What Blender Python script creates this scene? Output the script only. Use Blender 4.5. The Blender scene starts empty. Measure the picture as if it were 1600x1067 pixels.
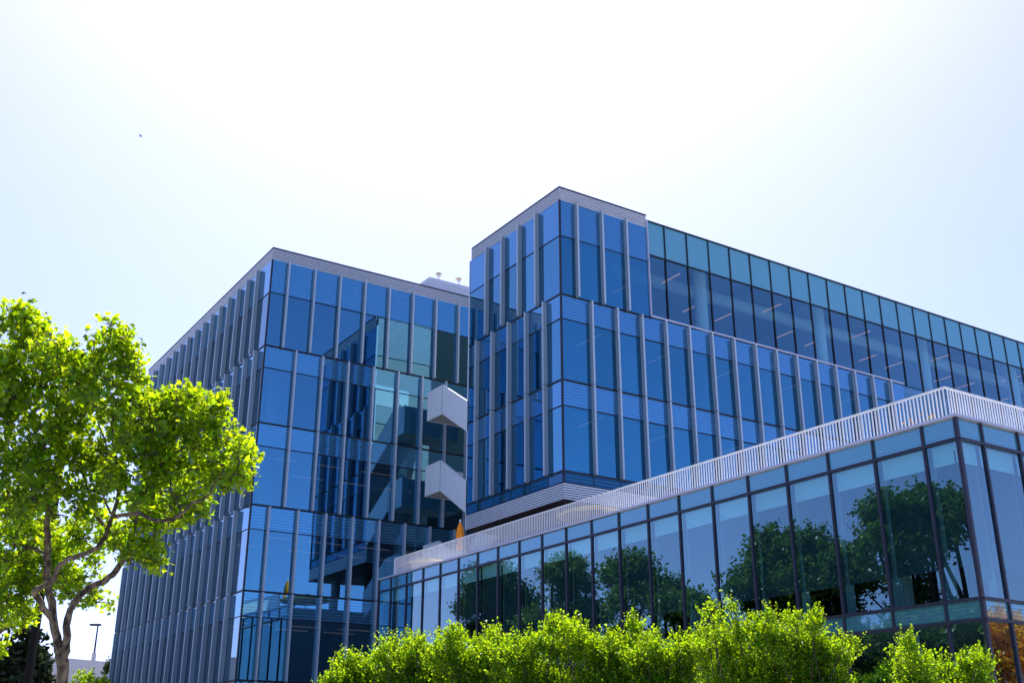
import bpy, math, random
import numpy as np
from mathutils import Matrix, Vector
random.seed(7); RNG = np.random.default_rng(7)
R = math.radians
S = bpy.context.scene
COL = S.collection
# ---------------------------------------------------------------- camera
FPX, AZ, PITCH, ROLL = 1704.46, R(57.033), R(20.96), R(0.098)
CAM = np.array([0.0, 0.0, 1.65])
fw = np.array([math.cos(PITCH)*math.cos(AZ), math.cos(PITCH)*math.sin(AZ), math.sin(PITCH)])
r0 = np.array([math.sin(AZ), -math.cos(AZ), 0.0]); u0 = np.cross(r0, fw)
rt = r0*math.cos(ROLL)+u0*math.sin(ROLL); up = -r0*math.sin(ROLL)+u0*math.cos(ROLL)
cd = bpy.data.cameras.new('camera'); cam = bpy.data.objects.new('camera', cd); COL.objects.link(cam)
cd.sensor_width = 36; cd.lens = 36*FPX/1600; cd.clip_end = 6000; cd.clip_start = 0.1
M = Matrix.Identity(4)
for i in range(3):
    M[i][0] = rt[i]; M[i][1] = up[i]; M[i][2] = -fw[i]; M[i][3] = CAM[i]
cam.matrix_world = M
S.camera = cam
# ---------------------------------------------------------------- sky and sun
SUN_AZ, SUN_EL = R(60), R(61)
W = bpy.data.worlds.new('World'); S.world = W; W.use_nodes = True
nt = W.node_tree; bg = nt.nodes['Background']
sk = nt.nodes.new('ShaderNodeTexSky'); sk.sky_type = 'NISHITA'; sk.sun_disc = False
sk.sun_elevation = SUN_EL; sk.sun_rotation = math.pi/2-SUN_AZ
sk.air_density = 0.6; sk.dust_density = 1.75; sk.ozone_density = 9.0
wb = nt.nodes.new('ShaderNodeMix'); wb.data_type = 'RGBA'; wb.blend_type = 'MULTIPLY'; wb.inputs[0].default_value = 1
wb.inputs[7].default_value = (1.14, .965, 1.0, 1)          # white balance
nt.links.new(sk.outputs[0], wb.inputs[6]); nt.links.new(wb.outputs[2], bg.inputs[0]); bg.inputs[1].default_value = 0.15
ld = bpy.data.lights.new('sun', 'SUN'); ld.energy = 4.4; ld.angle = R(0.5); ld.color = (1, .95, .87)
lo = bpy.data.objects.new('sun', ld); COL.objects.link(lo)
sd = Vector((math.cos(SUN_EL)*math.cos(SUN_AZ), math.cos(SUN_EL)*math.sin(SUN_AZ), math.sin(SUN_EL)))
lo.rotation_euler = sd.to_track_quat('Z', 'Y').to_euler(); lo.location = (0, 0, 60)
S.view_settings.view_transform = 'Standard'; S.view_settings.look = 'None'
S.view_settings.exposure = 1.15; S.view_settings.gamma = 1
S.render.engine = 'CYCLES'
S.cycles.max_bounces = 8; S.cycles.transparent_max_bounces = 24; S.cycles.glossy_bounces = 5
S.cycles.diffuse_bounces = 3; S.cycles.transmission_bounces = 4
S.cycles.sample_clamp_indirect = 6
S.render.resolution_x = 1024; S.render.resolution_y = 682

# ---------------------------------------------------------------- helpers
def project(p):
    d = np.asarray(p, float)-CAM; c = d@fw
    if c < .1: return None
    return 800+FPX*(d@rt)/c, 533.5-FPX*(d@up)/c, c
def at(x, y, depth):
    "world point seen at photo pixel (x, y), depth metres ahead of the camera"
    return CAM+(fw*FPX+rt*(x-800)-up*(y-533.5))*depth/FPX

class MB:
    def __init__(s): s.v = []; s.f = []; s.m = None; s.m2 = None
    def quad(s, a, b, c, d):
        n = len(s.v); s.v += [tuple(a), tuple(b), tuple(c), tuple(d)]; s.f.append((n, n+1, n+2, n+3)); return s
    def poly(s, pts):
        n = len(s.v); s.v += [tuple(p) for p in pts]; s.f.append(tuple(range(n, n+len(pts)))); return s
    def box(s, x0, x1, y0, y1, z0, z1):
        n = len(s.v)
        s.v += [(x0,y0,z0),(x1,y0,z0),(x1,y1,z0),(x0,y1,z0),(x0,y0,z1),(x1,y0,z1),(x1,y1,z1),(x0,y1,z1)]
        s.f += [tuple(n+i for i in q) for q in ((0,3,2,1),(4,5,6,7),(0,1,5,4),(1,2,6,5),(2,3,7,6),(3,0,4,7))]
        return s
    def prism(s, poly, axis, a, b):
        "extrude a 2-D polygon (other two axes in order) along axis from a to b"
        def P(q, t):
            return {'x': (t, q[0], q[1]), 'y': (q[0], t, q[1]), 'z': (q[0], q[1], t)}[axis]
        n = len(s.v); k = len(poly)
        s.v += [P(q, a) for q in poly]+[P(q, b) for q in poly]
        s.f.append(tuple(range(n, n+k))); s.f.append(tuple(range(n+2*k-1, n+k-1, -1)))
        for i in range(k):
            j = (i+1) % k; s.f.append((n+i, n+k+i, n+k+j, n+j))
        return s
    def tube(s, pts, rad, seg=8, cap=True):
        pts = [np.asarray(p, float) for p in pts]; n0 = len(s.v)
        ref = np.array([0.3, 0.5, 0.81])
        for i, p in enumerate(pts):
            t = pts[min(i+1, len(pts)-1)]-pts[max(i-1, 0)]; t = t/(np.linalg.norm(t)+1e-9)
            a = np.cross(t, ref); a /= np.linalg.norm(a)+1e-9; b = np.cross(t, a)
            r = rad[i] if hasattr(rad, '__len__') else rad
            for k in range(seg):
                th = 2*math.pi*k/seg; s.v.append(tuple(p+r*(a*math.cos(th)+b*math.sin(th))))
        for i in range(len(pts)-1):
            for k in range(seg):
                k2 = (k+1) % seg
                s.f.append((n0+i*seg+k, n0+i*seg+k2, n0+(i+1)*seg+k2, n0+(i+1)*seg+k))
        if cap:
            s.f.append(tuple(n0+k for k in range(seg))[::-1]); e = n0+(len(pts)-1)*seg
            s.f.append(tuple(e+k for k in range(seg)))
        return s
    def lathe(s, prof, c, seg=16, wob=None):
        "prof: (radius, z) list about vertical axis at c"
        n0 = len(s.v)
        for i, (r, z) in enumerate(prof):
            for k in range(seg):
                th = 2*math.pi*k/seg; rr = r*(1+(wob(i, th) if wob else 0))
                s.v.append((c[0]+rr*math.cos(th), c[1]+rr*math.sin(th), c[2]+z))
        for i in range(len(prof)-1):
            for k in range(seg):
                k2 = (k+1) % seg
                s.f.append((n0+i*seg+k, n0+i*seg+k2, n0+(i+1)*seg+k2, n0+(i+1)*seg+k))
        return s
    def merge(s, o):
        n = len(s.v); s.v += o.v; s.f += [tuple(n+i for i in q) for q in o.f]
        if o.m: s.m = (s.m or [])+o.m; s.m2 = o.m2
        return s
    def build(s, name, m, parent=None, smooth=False):
        me = bpy.data.meshes.new(name); me.from_pydata(s.v, [], s.f); me.update()
        if m: me.materials.append(m)
        if s.m: me.materials.append(s.m2); me.polygons.foreach_set('material_index', s.m)
        if smooth:
            me.polygons.foreach_set('use_smooth', [True]*len(me.polygons))
        o = bpy.data.objects.new(name, me); COL.objects.link(o)
        if parent:
            o.parent = parent; o.matrix_parent_inverse = parent.matrix_world.inverted() if False else Matrix.Translation(-Vector(parent.location))
        return o
def tag(o, label=None, cat=None, group=None, kind=None):
    if label: o['label'] = label
    if cat: o['category'] = cat
    if group: o['group'] = group
    if kind: o['kind'] = kind
    return o
def thing(name, label, cat, loc=(0, 0, 0), group=None):
    o = bpy.data.objects.new(name, None); COL.objects.link(o); o.location = loc; o.empty_display_size = .3
    return tag(o, label, cat, group)

class Parts:
    "collects repeated parts of one thing; the 100 that show largest become parts, the rest one stuff part"
    def __init__(s, root): s.root = root; s.d = {}
    def add(s, name, mb, m):
        a = np.array(mb.v); q = [project(p) for p in a]
        w = 0
        if all(q):
            xs = np.array([t[:2] for t in q]); c = xs.mean(0)
            w = np.ptp(xs[:, 0])*np.ptp(xs[:, 1])
            if not (-30 < c[0] < 1630 and -30 < c[1] < 1100): w *= 1e-4
        s.d.setdefault((name, m.name), []).append((w, len(s.d), mb, m))
    def emit(s, limit=100):
        for (name, _), L in s.d.items():
            L.sort(key=lambda t: -t[0])
            for w, _, mb, m in L[:limit]: mb.build(name, m, s.root)
            if len(L) > limit:
                r = MB()
                for _, _, mb, m in L[limit:]: r.merge(mb)
                o = r.build(name, L[0][3], s.root); o['kind'] = 'stuff'

class Face:
    "facade frame: s runs along the wall, w is how far proud of it (outwards), z up"
    def __init__(f, axis, plane, out=-1): f.axis = axis; f.p = plane; f.o = out
    def P(f, s, w, z):
        return (s, f.p+f.o*w, z) if f.axis == 'X' else (f.p+f.o*w, s, z)
    def box(f, mb, s0, s1, w0, w1, z0, z1):
        a = f.P(s0, w0, z0); b = f.P(s1, w1, z1)
        return mb.box(min(a[0], b[0]), max(a[0], b[0]), min(a[1], b[1]), max(a[1], b[1]), z0, z1)
    def pane(f, s0, s1, z0, z1, w=0.0, jit=0.008):
        j = [random.uniform(-jit, jit) for _ in range(3)]
        c = [(s0, z0, j[0]), (s1, z0, j[1]), (s1, z1, j[2]), (s0, z1, j[0]+j[2]-j[1])]
        P = [f.P(s, w+dw, z) for s, z, dw in c]
        if (f.axis == 'X') != (f.o < 0): P = P[::-1]
        if f.axis == 'Y': P = P
        return MB().quad(*P)

# ---------------------------------------------------------------- materials
def newmat(name):
    m = bpy.data.materials.new(name); m.use_nodes = True
    return m, m.node_tree, m.node_tree.nodes['Principled BSDF']
def N(t, typ, **k):
    n = t.nodes.new(typ)
    for a, b in k.items(): setattr(n, a, b)
    return n
def plain(name, col, rough=.6, metal=0, var=.12, scale=3.0, bump=0.0, bscale=40, spec=.5):
    m, t, b = newmat(name)
    geo = N(t, 'ShaderNodeNewGeometry')
    no = N(t, 'ShaderNodeTexNoise'); no.inputs['Scale'].default_value = scale; no.inputs['Detail'].default_value = 5
    t.links.new(geo.outputs['Position'], no.inputs['Vector'])
    mx = N(t, 'ShaderNodeMix', data_type='RGBA')
    mx.inputs[6].default_value = tuple(c*(1-var) for c in col)+(1,)
    mx.inputs[7].default_value = tuple(min(1, c*(1+var)) for c in col)+(1,)
    t.links.new(no.outputs['Fac'], mx.inputs[0]); t.links.new(mx.outputs[2], b.inputs['Base Color'])
    b.inputs['Roughness'].default_value = rough; b.inputs['Metallic'].default_value = metal
    b.inputs['Specular IOR Level'].default_value = spec
    if bump:
        n2 = N(t, 'ShaderNodeTexNoise'); n2.inputs['Scale'].default_value = bscale; n2.inputs['Detail'].default_value = 6
        t.links.new(geo.outputs['Position'], n2.inputs['Vector'])
        bp = N(t, 'ShaderNodeBump'); bp.inputs['Strength'].default_value = bump; bp.inputs['Distance'].default_value = .02
        t.links.new(n2.outputs['Fac'], bp.inputs['Height']); t.links.new(bp.outputs[0], b.inputs['Normal'])
    return m
def wave_bump(t, strength, scale):
    geo = N(t, 'ShaderNodeNewGeometry')
    no = N(t, 'ShaderNodeTexNoise'); no.inputs['Scale'].default_value = scale; no.inputs['Detail'].default_value = 1
    t.links.new(geo.outputs['Position'], no.inputs['Vector'])
    bp = N(t, 'ShaderNodeBump'); bp.inputs['Strength'].default_value = strength; bp.inputs['Distance'].default_value = .02
    t.links.new(no.outputs['Fac'], bp.inputs['Height'])
    return bp
def schlick(t, f0, bump=None):
    lw = N(t, 'ShaderNodeLayerWeight'); lw.inputs['Blend'].default_value = .5
    if bump: t.links.new(bump.outputs[0], lw.inputs['Normal'])
    p = N(t, 'ShaderNodeMath', operation='POWER'); p.inputs[1].default_value = 3.2
    t.links.new(lw.outputs['Facing'], p.inputs[0])
    ma = N(t, 'ShaderNodeMath', operation='MULTIPLY_ADD'); ma.inputs[1].default_value = 1-f0; ma.inputs[2].default_value = f0
    t.links.new(p.outputs[0], ma.inputs[0])
    return ma
def stripes(t, pitch, duty=.5, axis='Z'):
    geo = N(t, 'ShaderNodeNewGeometry'); sp = N(t, 'ShaderNodeSeparateXYZ'); t.links.new(geo.outputs['Position'], sp.inputs[0])
    d = N(t, 'ShaderNodeMath', operation='DIVIDE'); d.inputs[1].default_value = pitch; t.links.new(sp.outputs[axis], d.inputs[0])
    f = N(t, 'ShaderNodeMath', operation='FRACT'); t.links.new(d.outputs[0], f.inputs[0])
    g = N(t, 'ShaderNodeMath', operation='GREATER_THAN'); g.inputs[1].default_value = duty; t.links.new(f.outputs[0], g.inputs[0])
    return g
def glass(name, tint, refl, f0, bump=.05, bscale=.6):
    m = bpy.data.materials.new(name); m.use_nodes = True; t = m.node_tree; t.nodes.clear()
    out = N(t, 'ShaderNodeOutputMaterial'); mix = N(t, 'ShaderNodeMixShader')
    tr = N(t, 'ShaderNodeBsdfTransparent'); tr.inputs[0].default_value = tint+(1,)
    gl = N(t, 'ShaderNodeBsdfGlossy'); gl.inputs['Roughness'].default_value = 0.0
    gl.inputs['Color'].default_value = refl+(1,)
    bp = wave_bump(t, bump, bscale); t.links.new(bp.outputs[0], gl.inputs['Normal'])
    fac = schlick(t, f0)
    # the coating's colour fades to neutral towards grazing
    lw = N(t, 'ShaderNodeLayerWeight'); lw.inputs['Blend'].default_value = .5
    p = N(t, 'ShaderNodeMath', operation='POWER'); p.inputs[1].default_value = 2.2; t.links.new(lw.outputs['Facing'], p.inputs[0])
    mx = N(t, 'ShaderNodeMix', data_type='RGBA'); mx.inputs[6].default_value = refl+(1,); mx.inputs[7].default_value = (.95, .97, 1, 1)
    oi = N(t, 'ShaderNodeObjectInfo'); mr = N(t, 'ShaderNodeMapRange'); mr.inputs['To Min'].default_value = .86; mr.inputs['To Max'].default_value = 1.06
    hs = N(t, 'ShaderNodeHueSaturation'); t.links.new(oi.outputs['Random'], mr.inputs['Value']); t.links.new(mr.outputs[0], hs.inputs['Value'])
    t.links.new(p.outputs[0], mx.inputs[0]); t.links.new(mx.outputs[2], hs.inputs['Color']); t.links.new(hs.outputs[0], gl.inputs['Color'])
    t.links.new(fac.outputs[0], mix.inputs[0]); t.links.new(tr.outputs[0], mix.inputs[1]); t.links.new(gl.outputs[0], mix.inputs[2])
    t.links.new(mix.outputs[0], out.inputs[0])
    return m
def spandrel(name, colA, colB, refl, f0, pitch, bump=.05):
    m = bpy.data.materials.new(name); m.use_nodes = True; t = m.node_tree; t.nodes.clear()
    out = N(t, 'ShaderNodeOutputMaterial'); mix = N(t, 'ShaderNodeMixShader')
    df = N(t, 'ShaderNodeBsdfDiffuse')
    mx = N(t, 'ShaderNodeMix', data_type='RGBA'); mx.inputs[6].default_value = colA+(1,); mx.inputs[7].default_value = colB+(1,)
    if pitch:
        st = stripes(t, pitch, .5); t.links.new(st.outputs[0], mx.inputs[0])
    else: mx.inputs[0].default_value = 0
    t.links.new(mx.outputs[2], df.inputs[0])
    gl = N(t, 'ShaderNodeBsdfGlossy'); gl.inputs['Roughness'].default_value = 0.02
    lw = N(t, 'ShaderNodeLayerWeight'); lw.inputs['Blend'].default_value = .5
    p = N(t, 'ShaderNodeMath', operation='POWER'); p.inputs[1].default_value = 2.2; t.links.new(lw.outputs['Facing'], p.inputs[0])
    m2 = N(t, 'ShaderNodeMix', data_type='RGBA'); m2.inputs[6].default_value = refl+(1,); m2.inputs[7].default_value = (.95, .97, 1, 1)
    t.links.new(p.outputs[0], m2.inputs[0]); t.links.new(m2.outputs[2], gl.inputs['Color'])
    if pitch:      # the frit lines also break up the mirror
        m3 = N(t, 'ShaderNodeMix', data_type='RGBA', blend_type='MULTIPLY'); m3.inputs[0].default_value = 1
        m4 = N(t, 'ShaderNodeMix', data_type='RGBA'); m4.inputs[6].default_value = (1, 1, 1, 1); m4.inputs[7].default_value = (.80, .83, .87, 1)
        t.links.new(st.outputs[0], m4.inputs[0]); t.links.new(m2.outputs[2], m3.inputs[6]); t.links.new(m4.outputs[2], m3.inputs[7])
        t.links.new(m3.outputs[2], gl.inputs['Color'])
    bp = wave_bump(t, bump, .6); t.links.new(bp.outputs[0], gl.inputs['Normal'])
    fac = schlick(t, f0)
    t.links.new(fac.outputs[0], mix.inputs[0]); t.links.new(df.outputs[0], mix.inputs[1]); t.links.new(gl.outputs[0], mix.inputs[2])
    t.links.new(mix.outputs[0], out.inputs[0])
    return m
def leafmat(name, lit, trans, mixf=.5, var=.35, gloss=.018):
    m = bpy.data.materials.new(name); m.use_nodes = True; t = m.node_tree; t.nodes.clear()
    out = N(t, 'ShaderNodeOutputMaterial')
    geo = N(t, 'ShaderNodeNewGeometry')
    hs = N(t, 'ShaderNodeHueSaturation'); hs.inputs['Color'].default_value = lit+(1,)
    h2 = N(t, 'ShaderNodeHueSaturation'); h2.inputs['Color'].default_value = trans+(1,)
    mr = N(t, 'ShaderNodeMapRange'); mr.inputs['To Min'].default_value = 1-var; mr.inputs['To Max'].default_value = 1+var
    t.links.new(geo.outputs['Random Per Island'], mr.inputs['Value'])
    mh = N(t, 'ShaderNodeMapRange'); mh.inputs['To Min'].default_value = .475; mh.inputs['To Max'].default_value = .52
    fr = N(t, 'ShaderNodeMath', operation='MULTIPLY'); fr.inputs[1].default_value = 7.31
    f2 = N(t, 'ShaderNodeMath', operation='FRACT')
    t.links.new(geo.outputs['Random Per Island'], fr.inputs[0]); t.links.new(fr.outputs[0], f2.inputs[0]); t.links.new(f2.outputs[0], mh.inputs['Value'])
    for h in (hs, h2):
        t.links.new(mr.outputs[0], h.inputs['Value']); t.links.new(mh.outputs[0], h.inputs['Hue'])
    df = N(t, 'ShaderNodeBsdfDiffuse'); tl = N(t, 'ShaderNodeBsdfTranslucent'); gl = N(t, 'ShaderNodeBsdfGlossy')
    gl.inputs['Roughness'].default_value = .35; gl.inputs['Color'].default_value = (.9, .95, 1, 1)
    t.links.new(hs.outputs[0], df.inputs[0]); t.links.new(h2.outputs[0], tl.inputs[0])
    m1 = N(t, 'ShaderNodeMixShader'); m1.inputs[0].default_value = mixf
    t.links.new(df.outputs[0], m1.inputs[1]); t.links.new(tl.outputs[0], m1.inputs[2])
    m2 = N(t, 'ShaderNodeMixShader'); m2.inputs[0].default_value = gloss
    t.links.new(m1.outputs[0], m2.inputs[1]); t.links.new(gl.outputs[0], m2.inputs[2])
    t.links.new(m2.outputs[0], out.inputs[0])
    return m
def emis(name, col, s):
    m, t, b = newmat(name); b.inputs['Base Color'].default_value = col+(1,)
    b.inputs['Emission Color'].default_value = col+(1,); b.inputs['Emission Strength'].default_value = s
    return m
MT = dict(
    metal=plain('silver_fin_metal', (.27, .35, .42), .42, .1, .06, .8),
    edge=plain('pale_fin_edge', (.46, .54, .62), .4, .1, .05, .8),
    louvre=plain('silver_louvre_metal', (.72, .77, .86), .45, .0, .05, .8),
    dark=plain('dark_frame_metal', (.012, .016, .026), .5, .2),
    purple=plain('dark_anodised_mullion', (.028, .028, .05), .4, .2),
    trim=plain('pale_roof_trim', (.55, .55, .65), .4, .3),
    white=plain('white_railing_paint', (.90, .90, .90), .45, 0, .03),
    stair=plain('pale_stair_panel', (.86, .89, .92), .5, .1, .05, 1.5),
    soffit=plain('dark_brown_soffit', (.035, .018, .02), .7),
    slab=plain('interior_concrete', (.19, .20, .22), .8),
    inner=plain('interior_wall', (.07, .08, .10), .8),
    column=plain('white_column_paint', (.75, .78, .80), .6, 0, .04),
    roof=plain('roof_membrane', (.4, .4, .4), .8),
    conc=plain('concrete', (.38, .38, .40), .85, 0, .15, 1.0, .3),
    ground=plain('ground_paving', (.22, .22, .20), .9, 0, .3, .3, .4, 8),
    bark=plain('plane_tree_bark', (.17, .125, .085), .9, 0, .55, 9.0, .6, 30),
    bark2=plain('dark_bark', (.05, .032, .028), .9, 0, .4, 9.0, .6, 30),
    pole=plain('black_pole_paint', (.010, .010, .012), .85, 0, .1, 3, 0, 40, .0),
    lampw=plain('pale_lamp_glass', (.75, .76, .85), .3),
    orange=plain('orange_umbrella_cloth', (.95, .27, .004), .8, 0, .12, 12),
    yellow=plain('yellow_umbrella_cloth', (.80, .50, .06), .8, 0, .12, 6),
    gold=plain('brass_vent_cap', (.34, .25, .10), .35, .6),
    grey=plain('grey_penthouse_cladding', (.78, .78, .84), .55, .1, .05),
    blind=None,
    warm=emis('warm_ceiling_light', (1.0, .42, .26), .22),
    chair=plain('white_plastic', (.8, .8, .8), .4),
    wood=plain('table_wood', (.3, .16, .08), .6),
    bird=plain('bird_plumage', (.03, .03, .03), .8),
)
G = dict(
    left=glass('left_building_glass', (.12, .28, .36), (.24, .66, .94), .46),
    leftA=glass('left_building_side_glass', (.13, .32, .42), (.36, .72, 1.0), .34),
    tower=glass('tower_glass', (.13, .30, .38), (.13, .60, .90), .46),
    curtain=glass('curtain_wall_glass', (.55, .80, .86), (.30, .72, .95), .28),
    low=glass('low_wing_glass', (.50, .82, .86), (.50, .82, .95), .28, .09),
)
SP = dict(
    left=spandrel('left_ribbed_spandrel', (.08, .24, .37), (.03, .10, .18), (.24, .66, .97), .46, .15),
    tower=spandrel('tower_ribbed_spandrel', (.07, .20, .33), (.03, .09, .17), (.20, .60, .95), .46, .15),
    curtain=spandrel('curtain_plain_spandrel', (.13, .36, .46), (.13, .36, .46), (.4, .75, 1.0), .12, 0, .02),
    low=spandrel('low_ribbed_spandrel', (.085, .27, .32), (.07, .235, .285), (.5, .78, 1.0), .24, .09),
    teal=spandrel('dark_teal_base_spandrel', (.02, .12, .20), (.008, .05, .10), (.2, .5, .9), .12, .16),
)
def barkmat():
    m, t, b = newmat('mottled_plane_bark')
    geo = N(t, 'ShaderNodeNewGeometry'); mp = N(t, 'ShaderNodeMapping'); mp.inputs['Scale'].default_value = (1, 1, .45)
    t.links.new(geo.outputs['Position'], mp.inputs['Vector'])
    n1 = N(t, 'ShaderNodeTexNoise'); n1.inputs['Scale'].default_value = 13; n1.inputs['Detail'].default_value = 4; n1.inputs['Distortion'].default_value = .8
    t.links.new(mp.outputs[0], n1.inputs['Vector'])
    cr = N(t, 'ShaderNodeValToRGB'); e = cr.color_ramp; e.interpolation = 'EASE'
    e.elements[0].position = .36; e.elements[0].color = (.025, .017, .013, 1)
    e.elements[1].position = .70; e.elements[1].color = (.26, .20, .12, 1)
    x = e.elements.new(.47); x.color = (.085, .058, .040, 1); x = e.elements.new(.57); x.color = (.15, .115, .075, 1)
    t.links.new(n1.outputs['Fac'], cr.inputs[0]); t.links.new(cr.outputs[0], b.inputs['Base Color']); b.inputs['Roughness'].default_value = .9
    n2 = N(t, 'ShaderNodeTexNoise'); n2.inputs['Scale'].default_value = 40; n2.inputs['Detail'].default_value = 6; t.links.new(mp.outputs[0], n2.inputs['Vector'])
    bp = N(t, 'ShaderNodeBump'); bp.inputs['Strength'].default_value = .7; bp.inputs['Distance'].default_value = .03
    t.links.new(n2.outputs['Fac'], bp.inputs['Height']); t.links.new(bp.outputs[0], b.inputs['Normal'])
    return m
MT['bark'] = barkmat()
def blindmat():
    m, t, b = newmat('roller_blind_fabric')
    st = stripes(t, .07, .35); mx = N(t, 'ShaderNodeMix', data_type='RGBA')
    mx.inputs[6].default_value = (.030, .045, .055, 1); mx.inputs[7].default_value = (.045, .065, .075, 1)
    t.links.new(st.outputs[0], mx.inputs[0]); t.links.new(mx.outputs[2], b.inputs['Base Color']); b.inputs['Roughness'].default_value = .8
    return m
MT['blind'] = blindmat()
MT['gap_light'] = plain('gap_light_paint', (.22, .27, .28), .6)
MT['top_strip'] = plain('pale_top_strip', (.8, .85, .85), .7, 0, .03)

# ---------------------------------------------------------------- ground
g = MB().quad((-700, -700, 0), (900, -700, 0), (900, 900, 0), (-700, 900, 0)).build('ground', MT['ground']); g['kind'] = 'structure'

# ---------------------------------------------------------------- facade builder
ZF = [5.27, 9.60, 14.00, 18.42, 22.81]
SPH = 1.265
ZTOP, ZPAR = 27.98, 28.72
def joints(a, b, first, pitch):
    L = [a]; x = first
    while x < b-.3: L.append(x); x += pitch
    L.append(b); return L
def ribbed_band(F, mb, s0, s1, z0, z1, n, w0=0, w1=.07, duty=.5):
    h = (z1-z0)/n
    for i in range(n):
        F.box(mb, s0, s1, w0, w1, z0+i*h, z0+i*h+h*duty)
def glazed_rows(F, parts, frame, s0, s1, rows, gv, gs):
    for (z0, zv, z1, J) in rows:
        for a, b in zip(J[:-1], J[1:]):
            if zv > z0: parts.add('window_pane', F.pane(a, b, z0, zv), gv)
            if z1 > zv: parts.add('spandrel_panel', F.pane(a, b, zv, z1), gs)
        F.box(frame, s0, s1, .002, .03, z0-.05, z0+.05)
        F.box(frame, s0, s1, .002, .02, zv-.025, zv+.025)
        for x in J[1:-1]: F.box(frame, x-.02, x+.02, .001, .012, z0+.05, zv-.025); F.box(frame, x-.02, x+.02, .001, .012, zv+.025, z1-.05)
def fins(F, parts, J, z0, z1, d=.27, t=.09):
    for x in J:
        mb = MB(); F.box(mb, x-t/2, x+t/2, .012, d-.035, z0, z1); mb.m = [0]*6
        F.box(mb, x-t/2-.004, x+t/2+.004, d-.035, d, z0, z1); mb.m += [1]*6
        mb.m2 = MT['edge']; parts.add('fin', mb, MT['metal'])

# ================================================================ LEFT BUILDING
LX, LY, LXE, LYE = 19.04, 54.2, 40.0, 79.1
LB = thing('office_building', 'large blue glass office block at left with silver fins and a striped roof band', 'building', (LX, LY, 0))
P = Parts(LB); frame = MB()
FB = Face('X', LY); FA = Face('Y', LX)
JtB = joints(LX, LXE, 20.00, 1.588); JmB = joints(LX, LXE, 20.80, 1.588)
JtA = joints(LY, LYE, 56.0, 1.588); JmA = joints(LY, LYE, 55.2, 1.588)
def rows_for(Jt, Jm):
    return [(0.15, ZF[0]-SPH, ZF[0], Jt), (ZF[0], ZF[1]-SPH, ZF[1], Jt), (ZF[1], ZF[2]-SPH, ZF[2], Jt),
            (ZF[2], ZF[3]-SPH, ZF[3], Jm), (ZF[3], ZF[4]-SPH, ZF[4], Jm), (ZF[4], 25.97, ZTOP, Jt)]
glazed_rows(FB, P, frame, LX, LXE, rows_for(JtB, JmB), G['left'], SP['left'])
glazed_rows(FA, P, frame, LY, LYE, rows_for(JtA, JmA), G['leftA'], SP['left'])
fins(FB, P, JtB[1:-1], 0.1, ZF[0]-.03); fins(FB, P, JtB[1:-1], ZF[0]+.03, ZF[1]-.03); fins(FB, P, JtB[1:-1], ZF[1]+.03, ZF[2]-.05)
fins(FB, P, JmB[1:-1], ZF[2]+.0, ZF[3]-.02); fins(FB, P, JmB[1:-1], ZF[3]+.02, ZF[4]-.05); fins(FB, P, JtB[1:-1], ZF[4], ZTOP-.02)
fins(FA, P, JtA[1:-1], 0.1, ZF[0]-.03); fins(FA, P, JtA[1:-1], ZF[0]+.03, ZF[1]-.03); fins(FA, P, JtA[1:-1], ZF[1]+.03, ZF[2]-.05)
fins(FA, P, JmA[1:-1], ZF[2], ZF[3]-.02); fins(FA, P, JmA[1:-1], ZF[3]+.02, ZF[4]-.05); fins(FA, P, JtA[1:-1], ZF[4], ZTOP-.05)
frame.box(LX-.035, LX+.05, LY-.035, LY+.05, 0, ZTOP)            # corner post
P.emit(); frame.build('mullion_frame', MT['dark'], LB)
def roof_band(root, x0, x1, y0, y1, z0, z1, n, faces='AB', inset=.03):
    mb = MB(); bk = MB()
    h = (z1-z0-.05)/n
    for i in range(n):
        a = z0+i*h
        mb.box(x0, x1, y0, y1, a+.002, a+h*.52)
    mb.build('louvre_band', MT['louvre'], root)
    bk.box(x0+.018, x1-.018, y0+.018, y1-.018, z0-.02, z1-.052).build('louvre_backing', MT['dark'], root)
    MB().box(x0-.02, x1+.02, y0-.02, y1+.02, z1-.05, z1).build('roof_coping', MT['dark'], root)
roof_band(LB, LX-.02, LXE, LY-.02, LYE, ZTOP, ZPAR, 7)
def interior(root, x0, x1, y0, y1, floors, lights=None, cols=(), core=None, ceil=3.05, back=True):
    for z in floors:
        MB().box(x0+.12, x1-.12, y0+.12, y1-.12, z-.42, z-.06).build('floor_slab', MT['slab'], root)
    for (cx, cy, z0, z1) in cols:
        MB().tube([(cx, cy, z0), (cx, cy, z1)], .36, 16, False).build('column', MT['column'], root, True)
    if core: MB().box(*core).build('core_wall', MT['inner'], root)
interior(LB, LX, LXE, LY, LYE, ZF+[28.3],
         cols=[(20.3, 55.6, ZF[i], ZF[i+1]-.45) for i in range(4)]+[(28.6, 55.9, ZF[i], ZF[i+1]-.45) for i in range(4)]+[(20.3, 64, ZF[i], ZF[i+1]-.45) for i in range(4)],
         core=(26, 39.8, 62, 78.9, 0.1, 28.2))
MB().box(LXE-.12, LXE, LY+.1, LYE, 0, ZTOP).box(LX+.1, LXE, LYE-.12, LYE, 0, ZTOP).build('rear_wall', MT['conc'], LB)
MB().box(LX-.01, LX+.02, LYE-.3, LYE, 0, ZTOP).build('corner_trim', MT['louvre'], LB)
for i in (0, 1, 2, 3):     # warm ceiling light runs along the front bays
    for yy in ((57.2, 60.4) if i else (57.2, 59.2, 61.2)):
        zc = ZF[i+1]-SPH+.25
        for xx in (20.6, 23.6, 26.6, 29.6):
            if (i*7+int(xx)*3+int(yy)) % 3 == 0: continue
            MB().box(xx, xx+2.0, yy, yy+.10, zc, zc+.05).build('ceiling_light', MT['warm'], LB)
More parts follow.
